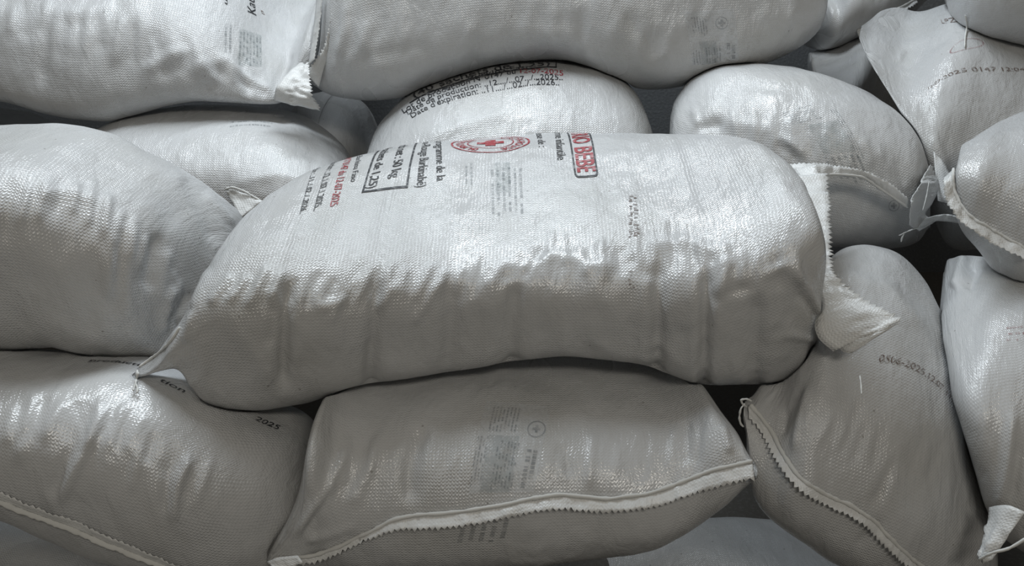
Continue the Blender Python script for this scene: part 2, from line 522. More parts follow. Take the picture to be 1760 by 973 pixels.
make_sack('left', [
    (-330, 420, 560, -.2, -0.014), (-280, 300, 600, -.3, 0.010), (-150, 235, 605, -.36, 0.018), (0, 215, 600, -.36, 0.018), (90, 212, 595, -.35, 0.022),
    (170, 224, 610, -.33, 0.023), (250, 262, 618, -.30, 0.016), (320, 300, 612, -.22, 0.028), (370, 335, 585, -.15, 0.034), (405, 365, 520, -.09, 0.023), (418, 395, 450, -.05, 0.007)],
    L_ + 'at the left edge, second from the bottom', eft=3.4, efb=2.8, tilt=.08, lean=-.2, trace=.08, M=190, N=210, seed=1, gather=.004,
    brush=[([(180, 330), (190, 420), (185, 520)], 12, .006), ([(230, 380), (215, 470), (220, 560)], 12, .005), ([(205, 390), (200, 500)], 9, -.005),
           ([(300, 490), (285, 520), (280, 580)], 7, .007), ([(330, 500), (300, 545), (310, 570)], 8, -.007), ([(60, 340), (110, 330), (170, 350)], 10, .004),
           ([(270, 400), (250, 500)], 12, -.005), ([(310, 300), (380, 420)], 14, -.004), ([(350, 330), (405, 390)], 7, .004)] + F_LEFT)
make_sack('bottom', [
    (460, 950, 972, -.44, -0.422), (500, 880, 985, -.44, -0.392), (530, 800, 985, -.44, -0.320), (550, 715, 985, -.44, -0.206), (575, 655, 985, -.435, -0.102),
    (640, 615, 985, -.43, -0.052), (760, 600, 985, -.43, -0.040), (900, 596, 973, -.43, -0.040), (1060, 600, 956, -.43, -0.040), (1130, 618, 942, -.43, -0.052),
    (1190, 645, 910, -.43, -0.112), (1230, 695, 885, -.43, -0.220), (1270, 752, 850, -.43, -0.340), (1302, 796, 822, -.45, -0.426)],
    L_ + 'at the bottom centre with a pinked seam across its front', eft=2.5, efb=2.1, tilt=.05, lean=-.1, trace=.05, M=220, N=200, seed=2, gather=.002,
    brush=[([(730, 730), (705, 800), (705, 870)], 14, -.008), ([(655, 740), (640, 800), (600, 870)], 10, .005), ([(600, 760), (560, 850), (500, 930)], 9, .006), ([(570, 840), (520, 920)], 6, -.005),
           ([(965, 760), (980, 820)], 8, -.005), ([(1240, 730), (1255, 780)], 7, .005), ([(1180, 720), (1180, 800)], 8, -.004), ([(520, 930), (560, 920), (620, 900)], 6, .004)] + F_BOTTOM)
make_sack('bottomleft', [
    (-330, 700, 860, -.4, -.25), (-250, 630, 900, -.46, -.2), (-100, 592, 895, -.48, -.18), (0, 596, 893, -.48, -.17), (100, 600, 935, -.48, -.17),
    (230, 608, 980, -.48, -.17), (350, 634, 1010, -.47, -.16), (430, 668, 1015, -.45, -.16), (490, 692, 1000, -.42, -.17), (530, 715, 975, -.38, -.19), (562, 770, 930, -.34, -.24)],
    L_ + 'at the bottom left under a straight pinked seam', eft=2.3, efb=2.1, tilt=-.12, lean=-.1, trace=.1, M=190, N=190, seed=3, gather=.002,
    brush=[([(190, 690), (140, 790), (100, 870)], 6, .008), ([(160, 690), (115, 790), (85, 860)], 8, -.005), ([(330, 780), (305, 830), (298, 900)], 6, .008), ([(310, 770), (285, 830), (280, 890)], 8, -.004),
           ([(60, 660), (50, 740), (30, 800)], 10, .004), ([(240, 760), (225, 850)], 8, .004)] + F_BL)
make_sack('rightlow', [
    (1278, 690, 720, -.34, -0.320), (1290, 680, 850, -.37, -0.254), (1340, 600, 905, -.4, -0.094), (1400, 480, 945, -.42, 0.002), (1440, 430, 970, -.42, 0.056),
    (1480, 418, 990, -.42, 0.070), (1530, 428, 1010, -.42, 0.070), (1580, 470, 1020, -.41, 0.059), (1615, 540, 1030, -.4, 0.008), (1650, 650, 1030, -.38, -0.054),
    (1690, 780, 1030, -.35, -0.139), (1712, 880, 1010, -.3, -0.178)],
    L_ + 'at the bottom right with a curved seam and a brown stamp', eft=2.2, efb=2.0, tilt=.25, sl=.32, trace=.15, M=190, N=200, seed=4, gather=.0015,
    brush=[([(1540, 780), (1510, 850), (1490, 870)], 7, -.006), ([(1480, 690), (1440, 780)], 9, -.004), ([(1390, 660), (1375, 720), (1365, 780)], 8, .006), ([(1350, 700), (1345, 750)], 7, -.005),
           ([(1470, 940), (1520, 890)], 6, -.005), ([(1430, 470), (1530, 500), (1600, 570)], 14, .005)] + F_RIGHT)
make_sack('edgelow', [
    (1618, 470, 530, -.05, 0.055), (1628, 450, 630, -.22, 0.039), (1655, 440, 740, -.33, 0.041), (1690, 440, 860, -.38, 0.026), (1730, 445, 930, -.4, 0.020),
    (1850, 450, 980, -.42, 0.014), (2000, 490, 980, -.4, -0.015), (2080, 600, 900, -.3, -0.020)],
    L_ + 'upright at the lower right edge with a twisted corner', eft=2.1, efb=2.3, tilt=.15, sl=.45, trace=.1, M=160, N=180, seed=5, gather=.002,
    brush=[([(1660, 440), (1640, 500)], 9, .008), ([(1680, 455), (1665, 500)], 8, -.008), ([(1740, 700), (1730, 800), (1715, 880)], 9, .006), ([(1755, 760), (1740, 860)], 7, -.006)])
make_sack('rightmid', [
    (1150, 200, 300, .36, 0.461), (1160, 172, 360, .31, 0.533), (1185, 138, 400, .27, 0.594), (1235, 114, 415, .23, 0.612), (1300, 109, 420, .19, 0.600), (1360, 114, 422, .16, 0.592),
    (1430, 133, 424, .13, 0.569), (1500, 165, 426, .12, 0.538), (1550, 210, 424, .12, 0.480), (1578, 300, 415, .17, 0.408), (1590, 350, 395, .2, 0.344)],
    L_ + 'right of centre with a faded slip showing through', eft=2.3, efb=2.6, sl=.15, M=170, N=180, seed=6, gather=.002,
    brush=[([(1335, 235), (1365, 250), (1385, 270)], 5, .007), ([(1330, 245), (1360, 262), (1375, 280)], 5, -.007), ([(1190, 225), (1245, 210)], 8, -.006), ([(1430, 190), (1520, 280)], 9, .003),
           ([(1250, 140), (1400, 160)], 12, -.003), ([(1240, 205), (1330, 225)], 10, .004)] + F_MID)
make_sack('edgemid', [
    (1636, 300, 330, -.1, -.05), (1645, 262, 385, -.14, .02), (1680, 232, 425, -.17, .1), (1720, 208, 480, -.18, .17), (1770, 190, 525, -.2, .18),
    (1900, 180, 560, -.22, .18), (2020, 230, 540, -.16, .15), (2080, 350, 450, -.05, .1)],
    L_ + 'cut off by the right edge, halfway up', eft=2.3, efb=2.2, sl=.55, trace=.15, M=140, N=160, seed=7, gather=.002,
    brush=[([(1670, 385), (1710, 405), (1760, 440)], 8, .007), ([(1690, 420), (1740, 480)], 8, -.004)])
make_sack('behind', [
    (618, 380, 430, .38, 0.538), (632, 290, 455, .32, 0.666), (650, 228, 460, .29, 0.744), (680, 182, 460, .27, 0.767), (720, 150, 460, .26, 0.778), (780, 124, 460, .26, 0.793), (850, 107, 460, .26, 0.793),
    (930, 99, 460, .26, 0.793), (1000, 106, 460, .26, 0.793), (1060, 128, 460, .26, 0.778), (1095, 168, 455, .28, 0.741), (1112, 225, 440, .32, 0.666), (1122, 330, 400, .38, 0.538)],
    L_ + 'behind the middle one with expiry dates printed on top', eft=1.9, efb=2.5, M=180, N=200, seed=8, gather=.001,
    brush=[([(730, 240), (800, 215), (880, 190)], 9, .004), ([(890, 160), (915, 200), (905, 225)], 14, -.004)])
make_sack('leftback', [
    (120, 330, 400, .34, 0.460), (150, 250, 410, .29, 0.597), (200, 208, 415, .27, 0.653), (260, 188, 420, .26, 0.680), (340, 180, 420, .26, 0.695), (440, 182, 420, .26, 0.695), (510, 195, 420, .26, 0.680),
    (555, 222, 418, .27, 0.637), (590, 258, 405, .30, 0.540), (612, 310, 390, .34, 0.450)],
    L_ + 'left of centre tucked behind two larger sacks', eft=2.1, efb=2.5, M=160, N=170, seed=9, gather=.0015,
    brush=[([(395, 318), (470, 300), (540, 312)], 9, .004), ([(480, 190), (500, 240), (560, 280)], 12, -.003)])
make_sack('top', [
    (530, 122, 140, 0.51, 0.55), (548, 96, 152, 0.49, 0.59), (562, 50, 160, 0.47, 0.69), (578, -40, 166, 0.45, 0.84), (610, -140, 172, 0.43, 0.95), (680, -190, 170, 0.42, 0.99), (760, -200, 143, 0.42, 0.99),
    (840, -205, 116, 0.42, 0.99), (930, -205, 102, 0.42, 0.99), (1000, -205, 112, 0.42, 0.99), (1060, -205, 140, 0.41, 0.99), (1120, -200, 156, 0.41, 0.99), (1190, -195, 147, 0.42, 0.99), (1290, -185, 118, 0.43, 0.97),
    (1360, -150, 88, 0.45, 0.93), (1400, -80, 50, 0.49, 0.84), (1412, -20, 10, 0.59, 0.69)],
    L_ + 'at the top centre resting on the dated one', eft=2.6, efb=3.0, lean=.1, tilt=.1, M=190, N=190, seed=10, gather=.0035,
    brush=[([(600, 0), (590, 60), (575, 130)], 8, .006), ([(640, 20), (620, 90), (590, 110)], 10, .005), ([(820, 60), (815, 115)], 9, -.006), ([(880, 50), (980, 60), (1060, 140)], 14, .006),
           ([(1070, 20), (1110, 70), (1130, 100)], 10, -.005), ([(1100, 10), (1140, 60)], 7, .004), ([(1300, 5), (1305, 60)], 9, -.004), ([(610, 100), (720, 80), (760, 110)], 10, -.004)] + F_TOP)
make_sack('topleft', [
    (-330, -60, 60, 0.54, 0.79), (-270, -150, 130, 0.47, 0.94), (-120, -200, 160, 0.39, 0.99), (0, -205, 174, 0.36, 0.99), (80, -205, 196, 0.35, 0.99), (180, -205, 210, 0.35, 0.99), (250, -200, 190, 0.36, 0.99),
    (350, -190, 176, 0.37, 0.99), (430, -160, 182, 0.39, 0.97), (480, -110, 176, 0.42, 0.89), (515, -50, 150, 0.46, 0.79), (540, 0, 108, 0.49, 0.69)],
    L_ + 'at the top left with handwriting and a ragged corner', eft=2.6, efb=3.0, lean=.12, tilt=.38, M=180, N=190, seed=11, gather=.003,
    brush=[([(70, 30), (78, 90), (70, 150)], 10, -.007), ([(95, 25), (150, 20), (200, 10)], 10, .006), ([(245, 125), (290, 95), (330, 85)], 7, .008), ([(275, 130), (320, 115)], 6, -.006),
           ([(320, 130), (350, 110), (400, 100)], 8, .007), ([(330, 165), (350, 150), (390, 150)], 10, -.006), ([(395, 110), (440, 140), (475, 158)], 5, .007), ([(400, 135), (440, 152)], 5, -.005),
           ([(185, 20), (180, 80)], 9, .005), ([(470, 160), (485, 130), (500, 90)], 7, -.008), ([(60, 0), (50, 60)], 7, .004)] + F_TOPLEFT)
make_sack('righttop', [
    (1478, 50, 60, .5, 0.551), (1500, 44, 95, .42, 0.624), (1530, 33, 150, .35, 0.681), (1560, 25, 215, .3, 0.708), (1580, 19, 280, .27, 0.721), (1598, 14, 345, .25, 0.718), (1618, 9, 415, .23, 0.715),
    (1650, 2, 432, .22, 0.713), (1700, 20, 428, .22, 0.713), (1800, 45, 430, .22, 0.713), (1950, 50, 430, .22, 0.713), (2060, 90, 400, .3, 0.682), (2090, 170, 300, .42, 0.616)],
    L_ + 'at the upper right with a stamp line and ragged corner', eft=1.8, efb=2.4, tilt=.38, sl=.4, M=170, N=190, seed=12, gather=.001,
    brush=[([(1600, 60), (1560, 80), (1540, 110)], 7, .003), ([(1640, 60), (1590, 85), (1565, 120)], 6, -.003), ([(1600, 230), (1620, 280), (1615, 330)], 9, .006), ([(1585, 260), (1605, 330)], 7, -.005)])
make_sack('topright', [
    (1622, -60, -10, .56, .64), (1635, -110, 40, .48, .74), (1665, -150, 68, .4, .78), (1720, -170, 82, .36, .8), (1800, -180, 90, .34, .8), (1950, -170, 80, .36, .78), (2020, -60, 0, .5, .75)],
    L_ + 'in the top right corner with a hanging thread', eft=2.4, efb=2.2, sl=.4, M=110, N=140, seed=13)
make_sack('shade', [
    (1392, 92, 130, .85, .95), (1402, 88, 190, .7, 1.15), (1440, 74, 230, .66, 1.2), (1475, 54, 240, .72, 1.2), (1505, 50, 230, .86, 1.2), (1530, 60, 215, .9, 1.18), (1545, 100, 190, .95, 1.1)],
    L_ + 'in shade between the upper right one and the topmost', eft=3.2, efb=2.6, tilt=.1, sl=.25, M=110, N=130, seed=20)
make_sack('dark', [
    (1395, -20, 60, 1.0, 1.15), (1408, -60, 86, .92, 1.3), (1440, -90, 80, .9, 1.35), (1500, -100, 56, .9, 1.35), (1550, -90, 30, .92, 1.35), (1585, -60, 10, 1.0, 1.25)],
    L_ + 'in shade at the top right, seam sloping to the frame', eft=2.2, efb=2.2, M=110, N=130, seed=14, gather=.003)
make_sack('underright', [
    (800, 1000, 1040, -.16, -.06), (860, 960, 1075, -.18, .04), (1000, 925, 1085, -.18, .1), (1250, 890, 1090, -.18, .1), (1400, 905, 1085, -.18, .1), (1500, 960, 1070, -.17, .1), (1560, 1005, 1040, -.16, .0)],
    L_ + 'lowest of all, peeping out beneath the bottom seam', M=110, N=130, seed=15)
make_sack('underleft', [
    (-330, 960, 1030, -.4, -0.160), (-250, 930, 1120, -.46, -0.064), (-100, 900, 1150, -.5, -0.050), (50, 905, 1160, -.52, -0.058), (250, 950, 1160, -.5, -0.050), (400, 990, 1150, -.46, -0.064), (460, 1030, 1100, -.4, -0.160)],
    L_ + 'lowest in the bottom left corner, mostly hidden', M=110, N=130, seed=16)
make_sack('leftsliver', [
    (-260, 230, 300, .45, .7), (-200, 195, 340, .36, .85), (-80, 182, 350, .32, .9), (20, 188, 350, .32, .9), (70, 205, 345, .34, .86), (120, 250, 330, .4, .75)],
    L_ + 'showing as a sliver at the left edge under the top one', M=110, N=130, seed=17)
make_sack('nook', [
    (500, 190, 300, .72, .95), (528, 165, 390, .61, 1.1), (570, 156, 420, .6, 1.15), (605, 165, 420, .6, 1.15), (632, 190, 390, .64, 1.1), (650, 240, 320, .75, .95)],
    L_ + 'in the shaded nook under the ragged corner', M=100, N=110, seed=18)
make_sack('far', [
    (500, -60, 0, 1.1, 1.2), (520, -100, 22, 1.02, 1.4), (560, -110, 27, 1.0, 1.45), (610, -110, 27, 1.0, 1.45), (650, -60, 0, 1.1, 1.25)],
    L_ + 'far back in the gap at the top', M=80, N=90, seed=19)
settle()
for k in ORDER:
    finish(SACKS[k])
#DETAILS
# ------------------------------------------------------------------ pieces that follow a sack's own cloth
def cast(S, px, py):
    """where the line of sight meets the sack, as (row, column) on its cloth"""
    d = ray(px, py); d = d / np.linalg.norm(d)
    loc, nr, fi, ds = S.bvh.ray_cast(Vector(CAM), Vector(d))
    tries = 0
    while loc is None and tries < 60:      # just past the crest: come down to it
        tries += 1
        d = ray(px, py + tries); d = d / np.linalg.norm(d)
        loc, nr, fi, ds = S.bvh.ray_cast(Vector(CAM), Vector(d))
    if loc is None:
        p = CAM + d * np.linalg.norm(S.G.reshape(-1, 3).mean(0) - CAM)
        loc, nr, fi, ds = S.bvh.find_nearest(Vector(p))
    fi = min(fi, len(S.F) - 1)
    i, j = divmod(fi, S.N)
    a, b, c, e = [S.G.reshape(-1, 3)[v] for v in S.F[fi]]
    p = np.array(loc)
    u = np.clip(np.dot(p - a, b - a) / max(np.dot(b - a, b - a), 1e-12), 0, 1)
    v = np.clip(np.dot(p - a, e - a) / max(np.dot(e - a, e - a), 1e-12), 0, 1)
    return np.array([i + u, j + v]), p, np.array(nr)

def surf(S, g, off):
    i = np.clip(g[:, 0], 0, S.M - 1.001); j = np.mod(g[:, 1], S.N)
    i0 = i.astype(int); j0 = j.astype(int); fi = (i - i0)[:, None]; fj = (j - j0)[:, None]
    if not hasattr(S, 'nrm'):
        S.nrm = grid_normals(S.G)
    j1 = (j0 + 1) % S.N
    def lerp(A):
        return (A[i0, j0] * (1 - fi) * (1 - fj) + A[i0 + 1, j0] * fi * (1 - fj) + A[i0 + 1, j1] * fi * fj + A[i0, j1] * (1 - fi) * fj)
    n = lerp(S.nrm); n /= np.linalg.norm(n, axis=1)[:, None]
    return lerp(S.G) + n * off

def frame(S, corners):
    """corners in the photo: (0,0), (1,0), (0,1) and optionally (1,1)"""
    g = [cast(S, *c)[0] for c in corners]
    for k in range(1, len(g)):
        while g[k][1] - g[0][1] > S.N / 2: g[k][1] -= S.N
        while g[k][1] - g[0][1] < -S.N / 2: g[k][1] += S.N
    if len(g) == 3:
        g.append(g[1] + g[2] - g[0])
    def f(st):
        a, b = st[:, :1], st[:, 1:2]
        return g[0] * (1 - a) * (1 - b) + g[1] * a * (1 - b) + g[2] * (1 - a) * b + g[3] * a * b
    return f

def decal(S, name, bm, fr, mat, off=0.0009, cut=0.05, label=None, stuff=False):
    """wraps a flat bmesh drawn in 0..1 coordinates onto the cloth"""
    bmesh.ops.triangulate(bm, faces=bm.faces[:])
    st = np.array([v.co[:2] for v in bm.verts]).reshape(-1, 2)
    for _ in range(4):
        bm.verts.ensure_lookup_table(); bm.edges.ensure_lookup_table()
        st = np.array([v.co[:2] for v in bm.verts])
        P = surf(S, fr(st), off)
        for k, v in enumerate(bm.verts):
            v.index = k
        ed = [e for e in bm.edges if np.linalg.norm(P[e.verts[0].index] - P[e.verts[1].index]) > 0.009]
        if not ed:
            break
        bmesh.ops.subdivide_edges(bm, edges=ed, cuts=1)
        bmesh.ops.triangulate(bm, faces=[f for f in bm.faces if len(f.verts) > 3])
    st = np.array([v.co[:2] for v in bm.verts])
    P = surf(S, fr(st), off)
    bm.verts.index_update()
    faces = [[v.index for v in f.verts] for f in bm.faces]
    bm.free()
    o = link_mesh(name, P, faces, mat, S.root)
    if label:
        o['label'] = label
    if stuff:
        o['kind'] = 'stuff'
    return o

def text_bm(body, bold=0.0, shear=0.0):
    cu = bpy.data.curves.new('t', 'FONT'); cu.body = body; cu.resolution_u = 3
    cu.offset = bold; cu.shear = shear; cu.fill_mode = 'FRONT'
    ob = bpy.data.objects.new('t', cu); scene.collection.objects.link(ob)
    dg = bpy.context.evaluated_depsgraph_get()
    me = bpy.data.meshes.new_from_object(ob.evaluated_get(dg))
    bm = bmesh.new(); bm.from_mesh(me)
    bpy.data.objects.remove(ob); bpy.data.curves.remove(cu); bpy.data.meshes.remove(me)
    x = [v.co.x for v in bm.verts]
    lo, hi = min(x), max(x)
    for v in bm.verts:
        v.co.x = (v.co.x - lo) / (hi - lo); v.co.y = v.co.y / 0.69; v.co.z = 0
    bmesh.ops.remove_doubles(bm, verts=bm.verts, dist=1e-5)
    return bm

def text(S, body, corners, mat, lead=0.0, bold=0.004, name='printed_text', label=None, shear=0.0):
    bm = text_bm(body, bold, shear)
    for v in bm.verts:
        v.co.x = (v.co.x - lead) / (1 - lead)
    return decal(S, name, bm, frame(S, corners), mat, label=label)

def text_at(S, body, px, py, length, height, angle, mat, name='printed_text'):
    g, p, nr = cast(S, px, py)
    i0 = int(np.clip(g[0], 1, S.M - 3)); j0 = int(g[1]) % S.N
    ei = S.G[i0 + 1, j0] - S.G[i0, j0]; ej = S.G[i0, (j0 + 1) % S.N] - S.G[i0, j0]
    li, lj = np.linalg.norm(ei), np.linalg.norm(ej)
    ca, sa = math.cos(math.radians(angle)), math.sin(math.radians(angle))
    bm = text_bm(body, .01)
    def f(st):
        u = st[:, 0] * length; v = st[:, 1] * height
        return np.stack([g[0] + (u * ca - v * sa) / li, g[1] + (u * sa + v * ca) / lj], -1)
    return decal(S, name, bm, f, mat)

def rects_bm(rects):
    bm = bmesh.new()
    for x0, y0, x1, y1 in rects:
        vs_ = [bm.verts.new((x, y, 0)) for x, y in ((x0, y0), (x1, y0), (x1, y1), (x0, y1))]
        bm.faces.new(vs_)
    return bm

def ring_bm(bm, r0, r1, a0=0, a1=360, n=64, cx=0.0, cy=0.0):
    full = abs(a1 - a0) >= 360
    A = [math.radians(a0 + (a1 - a0) * k / n) for k in range(n if full else n + 1)]
    vi = [bm.verts.new((cx + r0 * math.cos(a), cy + r0 * math.sin(a), 0)) for a in A]
    vo = [bm.verts.new((cx + r1 * math.cos(a), cy + r1 * math.sin(a), 0)) for a in A]
    m = len(A)
    for k in range(m if full else m - 1):
        q = (k + 1) % m
        bm.faces.new((vi[k], vo[k], vo[q], vi[q]))
    return bm

def scribble_lines(rng, n, horizontal, box, gap=.35, dens=.8, thick=.45):
    """rows of unreadable small type"""
    x0, y0, x1, y1 = box
    out = []
    for k in range(n):
        c = (k + 0.5) / n; th = thick / n / 2
        p = rng.uniform(0, .06); e = rng.uniform(.82, 1.0)
        while p < e:
            w = rng.uniform(.03, .11)
            if rng.random() < dens:
                if horizontal:
                    out.append((x0 + (x1 - x0) * p, y0 + (y1 - y0) * (c - th), x0 + (x1 - x0) * min(p + w, e), y0 + (y1 - y0) * (c + th)))
                else:
                    out.append((x0 + (x1 - x0) * (c - th), y0 + (y1 - y0) * p, x0 + (x1 - x0) * (c + th), y0 + (y1 - y0) * min(p + w, e)))
            p += w + rng.uniform(.012, .03)
    return out

def tube(name, pts, r, mat, parent, n=7, wob=0.0, flat=1.0, label=None):
    P = np.array(pts); K = len(P)
    T = np.gradient(P, axis=0); T /= np.maximum(np.linalg.norm(T, axis=1), 1e-9)[:, None]
    view = CAM - P; view /= np.linalg.norm(view, axis=1)[:, None]
    A = np.cross(T, view); A /= np.maximum(np.linalg.norm(A, axis=1), 1e-9)[:, None]
    Bv = np.cross(A, T)
    V = []
    for k in range(K):
        rr = r * (1 + wob * (noise3(P[k] * 170) * 2)) * (0.55 if k in (0, K - 1) else 1)
        for m in range(n):
            a = 2 * math.pi * m / n
            V.append(P[k] + A[k] * math.cos(a) * rr + Bv[k] * math.sin(a) * rr * flat)
    F = [[k * n + m, k * n + (m + 1) % n, (k + 1) * n + (m + 1) % n, (k + 1) * n + m] for k in range(K - 1) for m in range(n)]
    F += [list(range(n))[::-1], [(K - 1) * n + m for m in range(n)]]
    o = link_mesh(name, V, F, mat, parent)
    if label: o['label'] = label
    return o

def give_uv(o, U):
    uvl = o.data.uv_layers.new(name='UVMap')
    vi = np.zeros(len(o.data.loops), int); o.data.loops.foreach_get('vertex_index', vi)
    uvl.data.foreach_set('uv', U[vi].reshape(-1))

def strip(S, name, A, B, rows=6, crinkle=0.002, zig=0.0, pitch=0.0075, thick=0.0009, mat=None, seed=0, freq=60, label=None, dense=1.0):
    """cloth strip between two space curves A and B (same count); B's edge is cut with pinking shears"""
    L = np.concatenate([[0], np.cumsum(np.linalg.norm(np.diff((A + B) / 2, axis=0), axis=1))])
    n = max(int(L[-1] / (pitch / 2)), 8)
    q = np.linspace(0, L[-1], n)
    a = np.stack([np.interp(q, L, A[:, k]) for k in range(3)], -1)
    b = np.stack([np.interp(q, L, B[:, k]) for k in range(3)], -1)
    w = b - a; wl = np.linalg.norm(w, axis=1)
    t = np.gradient(a, axis=0); nn = np.cross(t, w); nn /= np.maximum(np.linalg.norm(nn, axis=1), 1e-9)[:, None]
    V = []; U = []
    for r in range(rows):
        f = r / (rows - 1)
        p = a + w * f
        if r == rows - 1 and zig:
            tooth = np.where(np.arange(n) % 2 == 0, zig, -zig) * (1 + 0.5 * _rs.normal(size=n) * .5)
            p = p + (w / np.maximum(wl, 1e-9)[:, None]) * tooth[:, None]
        c = noise3(np.stack([q * freq + seed * 7.1, np.full(n, f * 2.0), np.full(n, seed * 1.3)], -1)) * (0.3 + 0.9 * f)
        c2 = noise3(np.stack([q * freq * .35 + seed * 3.7, np.full(n, f * 1.2), np.full(n, seed * 2.3)], -1)) * f * 1.8
        c3 = noise3(np.stack([q * freq * 1.3 + seed, wl * f * freq * 1.3 + seed * 2, np.full(n, seed * .7)], -1))
        c3 = (0.4 - 2.0 * np.abs(c3)) * min(1.0, 2.5 * f)
        p = p + nn * ((c + c2 + c3) * crinkle)[:, None]
        V.append(p); U.append(np.stack([q, wl * f], -1))
    V = np.concatenate(V); U = np.concatenate(U)
    F = [[r * n + k, r * n + k + 1, (r + 1) * n + k + 1, (r + 1) * n + k] for r in range(rows - 1) for k in range(n - 1)]
    o = link_mesh(name, V, F, mat or M_FRILL, S.root)
    give_uv(o, U)
    md = o.modifiers.new('thickness', 'SOLIDIFY'); md.thickness = thick; md.offset = 0
    if label: o['label'] = label
    return o

def on_cloth(S, path, n, lift=0.002):
    Q = resample([p[:2] for p in path], n)
    out = []
    for x, y in Q:
        g, p, nr = cast(S, x, y)
        out.append(p + nr * lift)
    out = np.array(out)
    k = np.ones(7) / 7
    for c in range(3):
        pad = np.concatenate([[out[0, c]] * 3, out[:, c], [out[-1, c]] * 3])
        out[:, c] = np.convolve(pad, k, 'valid')
    return out

def under(o, part):
    o.parent = part
    o.matrix_parent_inverse = Matrix.Identity(4)
    return o

def seam(S, path, dirpx, width, lift=0.35, cord=0.0028, n=90, zig=0.0022, crinkle=0.0025, seed=0, flat=.7, back=None, wcurve=None):
    """sewn end: a doubled hem line with a pinked strip standing off it"""
    A = on_cloth(S, path, n, 0.003)
    N_ = np.array([S.nrm_at(p) for p in A])
    d = RIGHT * dirpx[0] - UP * dirpx[1]; d = d / np.linalg.norm(d)
    D = d[None] + lift * N_
    D /= np.linalg.norm(D, axis=1)[:, None]
    wv = np.full(n, width) if wcurve is None else width * np.interp(np.linspace(0, 1, n), np.linspace(0, 1, len(wcurve)), wcurve)
    B = A + D * wv[:, None]
    # keep the strip outside the cloth
    for k in range(n):
        loc, nr, fi, ds = S.bvh.find_nearest(Vector(B[k]))
        if (Vector(B[k]) - loc).dot(nr) < 0.004:
            B[k] = np.array(loc) + np.array(nr) * 0.004
    fo = strip(S, 'seam_frill', A, B, rows=5, crinkle=crinkle, zig=zig, seed=seed)
    wig = np.array([noise3(np.array([k * .16 + seed * 9, seed, .5])) for k in range(n)])
    C = A + N_ * 0.0015 - D * 0.001 + D * (wig * 0.0025)[:, None]
    under(tube('seam_cord', C, cord, M_THREAD if back is None else back, S.root, wob=.35, flat=flat), fo)

def nrm_at(self, p):
    loc, nr, fi, ds = self.bvh.find_nearest(Vector(p))
    return np.array(nr)
Sack.nrm_at = nrm_at

def sp(pts):
    """(pixel x, pixel y, depth) to a space curve"""
    Q = resample(pts, max(24, len(pts) * 8))
    return np.array([unproj(*q) for q in Q])

def flap(S, A, B, name='corner_flap', **kw):
    n = 60
    a = np.array([unproj(*q) for q in resample(A, n)]); b = np.array([unproj(*q) for q in resample(B, n)])
    return strip(S, name, a, b, **kw)

def thread(S, pts, r=0.0013):
    return tube('loose_thread', sp(pts), r, M_THREAD, S.root, n=6, wob=.5)

K = SACKS
rng = random.Random(5)
# ---- the middle sack: sewn right end, corner flaps, thread, print
m = K['main']
inner = np.array([unproj(*q) for q in resample([(1366, 290, .02), (1384, 330, -.06), (1396, 400, -.16), (1402, 470, -.25), (1404, 540, -.31), (1408, 580, -.335), (1432, 604, -.35)], 60)])
for k in range(54):
    loc, nr, fi, ds = m.bvh.find_nearest(Vector(inner[k]))
    w_ = min(1.0, (54 - k) / 8.0)
    inner[k] = inner[k] * (1 - w_) + (np.array(loc) + np.array(nr) * .002) * w_
outer_ = np.array([unproj(*q) for q in resample([(1422, 302, -.03), (1426, 350, -.1), (1427, 410, -.18), (1430, 462, -.25), (1458, 494, -.29), (1504, 522, -.33), (1550, 550, -.36)], 60)])
strip(m, 'corner_flap', inner, outer_, rows=10, crinkle=.005, zig=.003, pitch=.009, seed=1, freq=45)
flap(m, [(1424, 578, -.325), (1440, 596, -.345), (1452, 606, -.355), (1464, 607, -.36)], [(1440, 560, -.32), (1478, 565, -.34), (1520, 562, -.36), (1551, 551, -.362)],
     rows=8, crinkle=.004, seed=2, freq=70)
flap(m, [(1362, 290, .03), (1390, 312, .0), (1425, 304, .03), (1470, 304, .06), (1512, 326, .07), (1560, 358, .07)],
     [(1358, 283, .04), (1392, 280, .03), (1432, 284, .05), (1480, 293, .06), (1524, 312, .065), (1560, 340, .07)],
     name='seam_frill', rows=5, crinkle=.003, zig=.0016, seed=3)
tube('seam_cord', sp([(1395, 308, .0), (1430, 300, .035), (1475, 303, .055), (1515, 326, .062), (1560, 357, .065)]), .0022, M_THREAD, m.root, wob=.4)
flap(m, [(1364, 290, .02), (1384, 320, -.03), (1411, 360, -.06)], [(1404, 286, .0), (1409, 320, -.04), (1413, 358, -.065)], rows=7, crinkle=.004, seed=4, freq=80, name='end_pleat')
def laid_thread(S, keys, pts, r, gap=.006):
    tp = []
    for q in resample(pts, 22):
        h = min((cast(K[k], *q)[1] for k in keys), key=lambda p: np.linalg.norm(p - unproj(q[0], q[1], -1.0)))
        tp.append(h + (CAM - h) / np.linalg.norm(CAM - h) * gap)
    tp = np.array(tp)
    for _ in range(3):
        tp[1:-1] = (tp[:-2] + tp[1:-1] + tp[2:]) / 3
    tube('loose_thread', tp, r, M_THREAD, S.root, n=6, wob=.5)
laid_thread(m, ('main', 'bottomleft'), [(236, 636), (235, 652), (231, 664), (229, 672)], .0014, .01)
laid_thread(m, ('main', 'bottomleft'), [(238, 640), (233, 660), (237, 668), (235, 676)], .0014, .012)
seamline = on_cloth(m, [(237, 632), (262, 616), (292, 590), (312, 560)], 30, .001)
tube('seam_cord', seamline, .0018, M_THREAD, m.root, wob=.3)

